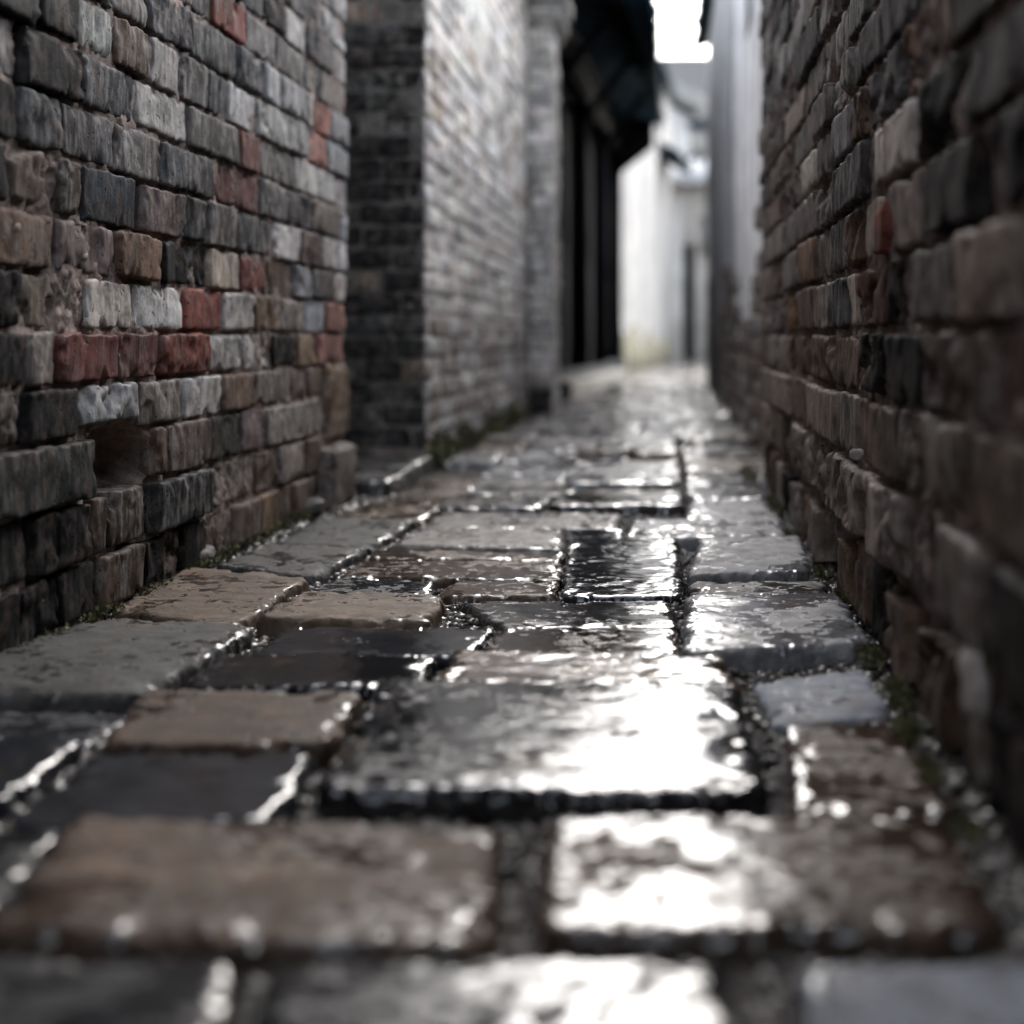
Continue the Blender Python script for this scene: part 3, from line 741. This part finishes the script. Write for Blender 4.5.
# ----------------------------------------------------------------------------- paving stones
SCOL = dict(K=(.012, .0125, .014), S=(.030, .032, .036), B=(.066, .0425, .0295), T=(.112, .080, .057), G=(.058, .055, .051), P=(.18, .165, .15), C=(.19, .187, .187), A=(.20, .212, .235))
def gp(x, y):
    d = F * CAMZ / (y - VY); return np.array([(x - VX) * d / F, d])
polys = []
def stone(quad, code, wet, dz, label, tilt=(0, 0), group=None, low=.0028, step=None, world=False, seed_=[9000], r=.009, rc=.026):
    """quad: TL, TR, BR, BL of the top face (picture-plane coordinates unless world)"""
    Q = [np.array(q, float) if world else gp(*q) for q in quad]
    TL, TR, BR, BL = Q
    polys.append(np.array([BL, BR, TR, TL]))
    L = .5 * (np.linalg.norm(TR - TL) + np.linalg.norm(BR - BL)); H = .5 * (np.linalg.norm(TL - BL) + np.linalg.norm(TR - BR))
    def c(a, b):
        s = (a / L)[:, None]; t = (b / H)[:, None]
        p = BL * (1 - s) * (1 - t) + BR * s * (1 - t) + TR * s * t + TL * (1 - s) * t
        return np.concatenate([p, np.full((len(p), 1), dz)], 1)
    if tilt == (0, 0): tilt = (random.uniform(-.003, .003), random.uniform(.002, .006) * H / .4)
    seed_[0] += 1
    dist = np.mean([q[1] for q in Q])
    st = step or (0.0038 if dist < 3.2 else 0.007 if dist < 5 else .012)
    mbs = MB()
    k = random.uniform(.88, 1.12)
    wet = .36 + .58 * wet
    col = (*[v * k for v in SCOL[code]], wet)
    add_patch(mbs, c, L, H, (0, 0, 1), .075, r, rc, st, col, seed_[0], amp=.0007 if dist < 2.5 else .0012 if dist < 3.2 else .0024, wob=.008 if dist < 4 else .004, chip=.006, low=low, lows=4.5, tilt=tilt, fine=.0035 if dist < 5 else 0)
    ctr = np.mean(Q, 0)
    o = mbs.build('paving_stone', M['stone'])
    # origin at the stone's foot
    me = o.data; n = len(me.vertices); a = np.empty(n * 3, np.float32); me.vertices.foreach_get('co', a); a = a.reshape(-1, 3)
    a -= np.array([ctr[0], ctr[1], dz - .075], np.float32); me.vertices.foreach_set('co', a.ravel()); me.update()
    o.location = (ctr[0], ctr[1], dz - .075)
    tag(o, label, 'paving stone', group or 'paving stones of the lane')
    return o

NEAR = [
 ([(-60,950),(243,964),(205,1075),(-260,1075)], 'K', .45, .000, 'blurred blue-black stone cut by the bottom edge, below the brown stone', (0, 0)),
 ([(272,966),(724,956),(755,1075),(232,1075)], 'K', .50, .002, 'blurred black wet stone with white glare cut by the bottom edge', (0, 0)),
 ([(797,962),(1060,958),(1150,1075),(818,1075)], 'A', .10, .000, 'dull blue-gray blurred stone in the bottom corner by the brown brick wall', (0, 0)),
 ([(75,832),(502,835),(488,954),(-22,946)], 'B', .34, .010, 'large brown blurred stone with droplets of glare along its lit end', (-.008, .004)),
 ([(550,823),(948,822),(1010,938),(535,940)], 'B', .43, .008, 'large brown stone partly whitened by glare, right in front of the big black slab', (0, .003)),
 ([(-80,836),(68,832),(-30,940),(-230,940)], 'K', .45, .004, 'black stone with a bright rounded edge cut by the picture side, beside the brown stone', (0, 0)),
 ([(385,693),(736,696),(769,804),(312,803)], 'K', .58, .016, 'big black wet slab with white ragged sky glare, largest dark slab in the lane', (-.004, .006)),
 ([(93,757),(323,757),(264,826),(2,827)], 'S', .85, .004, 'dark slate slab with pale chipped edge beside the big black slab', (0, 0)),
 ([(-60,738),(88,740),(0,806),(-190,806)], 'S', .85, .004, 'dark slate stone with white rim cut by the picture side', (0, 0)),
 ([(144,696),(363,697),(331,752),(96,751)], 'B', .20, .008, 'reddish brown slab with white chipped corner behind the dark slate slab', (0, 0)),
 ([(-60,702),(138,705),(90,738),(-150,736)], 'S', .42, -.008, 'sunken dark slate stone with a pale patch beside the reddish brown slab', (0, 0)),
 ([(752,676),(868,665),(890,710),(776,722)], 'A', .02, -.003, 'small blue-gray matte stone with clean edges near the mossy wall foot', (0, 0)),
 ([(782,725),(900,722),(962,808),(797,815)], 'B', .52, .000, 'brown stone mottled with white glints beside the big black slab and wall', (0, 0)),
 ([(455,659),(726,664),(743,698),(432,690)], 'T', .58, .010, 'tan slab with white glare along its length, just behind the big black slab', (0, .007)),
 ([(220,657),(437,660),(424,691),(178,691)], 'K', .85, .006, 'narrow jet black wet slab with white chipped end behind the reddish brown slab', (0, 0)),
 ([(100,624),(258,632),(141,702),(-120,696)], 'G', .20, .010, 'wide gray-brown slab with sparkling broken edge against the red and slate brick wall', (0, 0)),
 ([(288,627),(498,627),(472,658),(248,654)], 'S', .85, .000, 'long dark gray wet slab between the tan slab and the jet black slab', (0, 0)),
 ([(457,600),(669,601),(681,628),(502,627)], 'G', .66, .000, 'smooth gray mirror-wet slab with dark roof reflections and rounded corner', (0, 0)),
 ([(503,628),(681,629),(678,661),(472,659)], 'B', .66, .002, 'brown mirror-wet slab with black reflection patches beside the pale bulging slab', (0, 0)),
 ([(303,597),(448,600),(430,628),(253,623)], 'T', .20, .010, 'tan dry-looking slab with chipped bright corner, in front of the small slate stone', (0, 0)),
 ([(342,578),(436,583),(430,597),(303,597)], 'S', .40, .004, 'small slate-blue stone with glittering end behind the tan slab', (0, 0)),
 ([(364,560),(563,562),(561,581),(341,577)], 'T', .50, .002, 'long brown wet slab behind the small slate-blue stone', (0, 0)),
 ([(452,582),(562,583),(556,599),(436,597)], 'T', .52, .004, 'thin tan slab with chipped dark front edge, behind the mirror-wet gray slab', (0, 0)),
 ([(567,541),(677,541),(685,598),(560,598)], 'S', .72, .006, 'glossy black and white mirror slab with dark roof reflected in bands', (0, 0)),
 ([(374,550),(565,552),(563,561),(366,559)], 'T', .52, .002, 'narrow tan strip of stone with white glint at each end', (0, 0)),
 ([(190,572),(311,580),(233,629),(108,612)], 'T', .20, .006, 'tan slab with bright broken edge against the foot of the sharp brick wall', (0, 0)),
 ([(270,545),(369,549),(313,579),(213,567)], 'G', .20, .004, 'gray slab with mossy front edge against the foot of the sharp brick wall', (0, 0)),
 ([(318,520),(420,521),(371,548),(275,544)], 'G', .20, .004, 'gray slab with white edge just before the rough corner stones', (0, 0)),
 ([(372,502),(449,505),(421,520),(328,518)], 'T', .42, .002, 'small tan slab with white glint beside the rough corner stones', (0, 0)),
 ([(428,478),(484,480),(455,503),(382,500)], 'T', .50, .000, 'tan slab with two bright glints just outside the recess', (0, 0)),
 ([(418,529),(562,530),(566,550),(389,547)], 'P', .30, .004, 'gray slab with white chipped corner behind the narrow tan strip', (0, 0)),
 ([(442,512),(620,512),(618,528),(421,528)], 'P', .34, .000, 'long gray-brown slab with bright end spots, beside the wide pale crossing slab', (0, 0)),
 ([(564,529),(623,528),(624,541),(567,541)], 'S', .70, .000, 'small glossy block wedged between the mirror slab and the wide pale crossing slab', (0, 0)),
 ([(632,523),(781,520),(791,539),(625,541)], 'C', .42, .008, 'wide pale slab crossing both columns of stones to the brown wall', (0, 0)),
 ([(688,604),(838,604),(872,655),(682,663)], 'C', .46, .016, 'pale bulging slab with thick dark front and white glare near the moss', (0, 0)),
 ([(690,584),(822,584),(832,603),(689,603)], 'G', .40, .006, 'flat gray slab strip with dark dimples behind the pale bulging slab', (0, 0)),
 ([(698,543),(801,543),(810,576),(687,580)], 'C', .20, .012, 'light gray slab with deep black gap under its front edge', (0, 0)),
 ([(690,502),(773,501),(781,519),(684,521)], 'C', .36, .004, 'pale slab between the wide crossing slab and the blurred far stones, by the brown wall', (0, 0)),
]
for (q, c, w, dz, lab, tl) in NEAR: stone(q, c, w, dz, lab, tl)
# raised slab that floors the recess
stone([(-1.75, 5.02), (-.725, 5.02), (-.715, 4.17), (-1.75, 4.17)], 'G', .40, .03, 'raised gray slab with white worn edge flooring the recess beside the pier', world=True, r=.014)
# the far stretch of the lane, course after course
def lane_l(d): return float(np.interp(d, [3, 5.0, 5.05, 9, 10.7, 17.4, 18.6, 28], [-.80, -.70, -.745, -.60, -.66, -.40, -.42, .12]))
def lane_r(d): return float(np.interp(d, [3, 4.5, 4.55, 14, 14.2, 30], [.262, .262, .35, .36, 1.2, 1.4]))
FARL = 'worn wet slab in the blurred far stretch of the lane'
rf = random.Random(17)
def far_course(d, dd, x0, x1, n, step):
    cuts = [x0] + sorted(x0 + (x1 - x0) * (i + 1 + rf.uniform(-.22, .22)) / n for i in range(n - 1)) + [x1]
    for i in range(n):
        a, b = cuts[i] + .003, cuts[i + 1] - .003
        j = lambda: rf.uniform(-.02, .02)
        stone([(a + j() * .5, d + dd - .022 + j() * .5), (b + j() * .5, d + dd - .014 + j() * .5), (b + j() * .4, d + j() * .5), (a + j() * .4, d + j() * .5)], rf.choice('PPTCCGTP'), rf.uniform(.38, .62), rf.uniform(-.013, .015), FARL, (rf.uniform(-.005, .005), rf.uniform(-.006, .012)), 'far paving slabs', world=True, step=step, low=.004)
d = 3.72
while d < 6.1:                        # middle columns
    dd = rf.uniform(.24, .42)
    x1 = .045 + rf.uniform(-.02, .02) * 0
    x0 = -.545 + .02 * (d - 3.7) if d < 5.1 else lane_l(d + dd * .5) + .20
    far_course(d, dd, x0, x1, rf.choice((1, 2, 2)) if d < 5.1 else rf.choice((2, 2, 3)), .009); d += dd
dm = d; d = 5.10
while d < dm - .2:                    # border stones along the house side
    dd = min(rf.uniform(.4, .6), dm - d); x0 = lane_l(d + dd * .5); far_course(d, dd, x0, x0 + .19, 1, .010); d += dd
d = 3.94
while d < dm - .15:                   # border stones along the brown wall side
    dd = min(rf.uniform(.34, .56), dm - d); x1 = lane_r(d + dd * .5); far_course(d, dd, .055, x1, 1, .009); d += dd
d = dm
while d < 29.0:                       # crosswise courses further down the lane
    dd = rf.uniform(.28, .50) * (1.0 if d < 10 else 1.5 if d < 16 else 2.2)
    x0, x1 = lane_l(d + dd * .5), lane_r(d + dd * .5)
    far_course(d, dd, x0, x1, rf.choice((3, 3, 4)), .011 if d < 11 else .022); d += dd
# loose stone by the corner stones
q = MB(); seed += 1
th = np.linspace(0, math.pi, 15); ph = np.linspace(0, 2 * math.pi, 25); T, Pp = np.meshgrid(th, ph, indexing='ij')
def pebble(w, l, h, sd):
    S = np.stack([np.sin(T) * np.cos(Pp), np.sin(T) * np.sin(Pp), np.cos(T)], -1).reshape(-1, 3)
    S = np.sign(S) * np.abs(S) ** .75 * (1 + .25 * fbm(S + sd, 1.6, 3, 3))[:, None]
    return S * np.array([w, l, h])
for (x, y, w, l, h, lab) in ((311, 512, .030, .05, .020, 'pale lump of stone lying before the squat corner stone'), (200, 561, .026, .045, .016, 'flat gray stone chip lying at the foot of the sharp brick wall'),):
    g = gp(x, y); q = MB(); q.grid(pebble(w, l, h, x), 15, 25, (.11, .10, .09, .15), flip=True)
    o = q.build('loose_stone', M['stone']); o.location = (g[0], g[1], h * .6); tag(o, lab, 'loose stone')

# ----------------------------------------------------------------------------- grit in the joints, moss along the feet of the walls
def inside(pts, poly):
    r = np.ones(len(pts), bool)
    for i in range(4):
        a, b = poly[i], poly[(i + 1) % 4]; e = b - a
        r &= (e[0] * (pts[:, 1] - a[1]) - e[1] * (pts[:, 0] - a[0])) / np.linalg.norm(e) > .003
    return r
n = 140000
pts = np.stack([RS.uniform(-.85, .30, n), .85 + 3.4 * RS.uniform(0, 1, n) ** 1.15], -1)
ok = np.ones(n, bool)
for p in polys:
    ok &= ~inside(pts, p)
pts = pts[ok][:15000]
ico_v = []; t_ = (1 + 5 ** .5) / 2
th5 = np.linspace(0, math.pi, 5); ph5 = np.linspace(0, 2 * math.pi, 7)
T5, P5 = np.meshgrid(th5, ph5, indexing='ij'); U5 = np.stack([np.sin(T5) * np.cos(P5), np.sin(T5) * np.sin(P5), np.cos(T5)], -1).reshape(-1, 3)
mb = MB()
for i, p in enumerate(pts):
    edge = (p[0] > .20) or (p[0] < -.74)
    s = RS.uniform(.0022, .0066) * (1.25 if RS.rand() < .12 else 1) * (1.25 if edge else 1)
    S = U5 * np.array([s * RS.uniform(.7, 1.5), s * RS.uniform(.7, 1.5), s * RS.uniform(.5, .9)]) * (1 + .25 * RS.uniform(-1, 1, (len(U5), 1)))
    a = RS.uniform(0, 6.28); c_, s_ = math.cos(a), math.sin(a)
    S = np.stack([S[:, 0] * c_ - S[:, 1] * s_, S[:, 0] * s_ + S[:, 1] * c_, S[:, 2]], -1)
    z = float(gfun(np.array([[p[0], p[1], 0]]))[0])
    mb.grid(S + np.array([p[0], p[1], z + s * .8]), 5, 7, (.1, .09, .08, 0), flip=True)
tag(mb.build('gravel', M['gravel']), 'wet grit and small pebbles packed in the joints between the stones', 'gravel', kind='stuff')

def moss_patch(mb, cx, cy, rx, ry, h, n, z0=.0, wallx=None, big=1.0):
    for _ in range(n):
        a = RS.uniform(0, 6.28); r = math.sqrt(RS.rand())
        x, y = cx + rx * r * math.cos(a), cy + ry * r * math.sin(a)
        if wallx is not None: x = min(x, wallx) if wallx > 0 else max(x, wallx)
        hh = h * (1 - r * r * .8) * RS.uniform(.5, 1.2)
        z = z0 + hh * RS.rand()
        l = RS.uniform(.004, .011) * big; w = l * .35
        d1 = RS.normal(size=3); d1[2] = abs(d1[2]) + .4; d1 /= np.linalg.norm(d1); d2 = np.cross(d1, RS.normal(size=3)); d2 /= np.linalg.norm(d2)
        p = np.array([x, y, z])
        g = RS.uniform(.6, 1.3)
        c = np.array([.050, .054, .022]) * g if RS.rand() < .6 else np.array([.10, .085, .035]) * g
        mb.add([p - d2 * w * .4, p + d1 * l * .5 - d2 * w, p + d1 * l, p + d1 * l * .5 + d2 * w], [(0, 1, 2, 3)], (*c, 0))
mb = MB()
for (x, y, rx, ry, h, k) in ((846, 602, .012, .07, .012, 260), (850, 640, .022, .04, .014, 420), (872, 660, .014, .05, .014, 300), (900, 700, .012, .07, .018, 380), (908, 735, .014, .04, .014, 220), (930, 775, .010, .04, .012, 120),
                              (820, 575, .010, .08, .010, 160), (792, 540, .012, .12, .012, 200), (965, 835, .010, .03, .014, 90), (775, 508, .02, .2, .02, 260), (748, 478, .02, .25, .03, 320)):
    g = gp(x, y); moss_patch(mb, g[0], g[1], rx, ry, h, k, .0, WR - .002)
tag(mb.build('moss', M['moss']), 'olive green moss growing along the foot of the brown brick wall', 'moss', kind='stuff')
mb = MB()
for (x, y, rx, ry, h, k) in ((245, 545, .02, .2, .012, 300), (205, 566, .02, .14, .012, 300), (160, 590, .02, .10, .012, 260), (105, 615, .02, .08, .012, 200), (60, 640, .02, .07, .012, 200), (290, 524, .02, .2, .012, 260)):
    g = gp(x, y); moss_patch(mb, max(g[0], -WL + .01), g[1], rx, ry, h, k, .0, -WL - .0)
tag(mb.build('moss', M['moss']), 'thin moss and weeds along the foot of the sharp red and slate brick wall', 'moss', kind='stuff')
mb = MB()
for i in range(14):
    d = 5.1 + i * .25 + RS.uniform(-.1, .1); hh = RS.uniform(.03, .15) * (1.2 if i < 3 else .8)
    moss_patch(mb, -WP + .014, d, .045, .15, hh, int(330 * hh / .1), -.01, -WP + .004, 2.2)
tag(mb.build('moss', M['moss']), 'thick dark moss climbing the foot of the whitewashed flank wall', 'moss', kind='stuff')
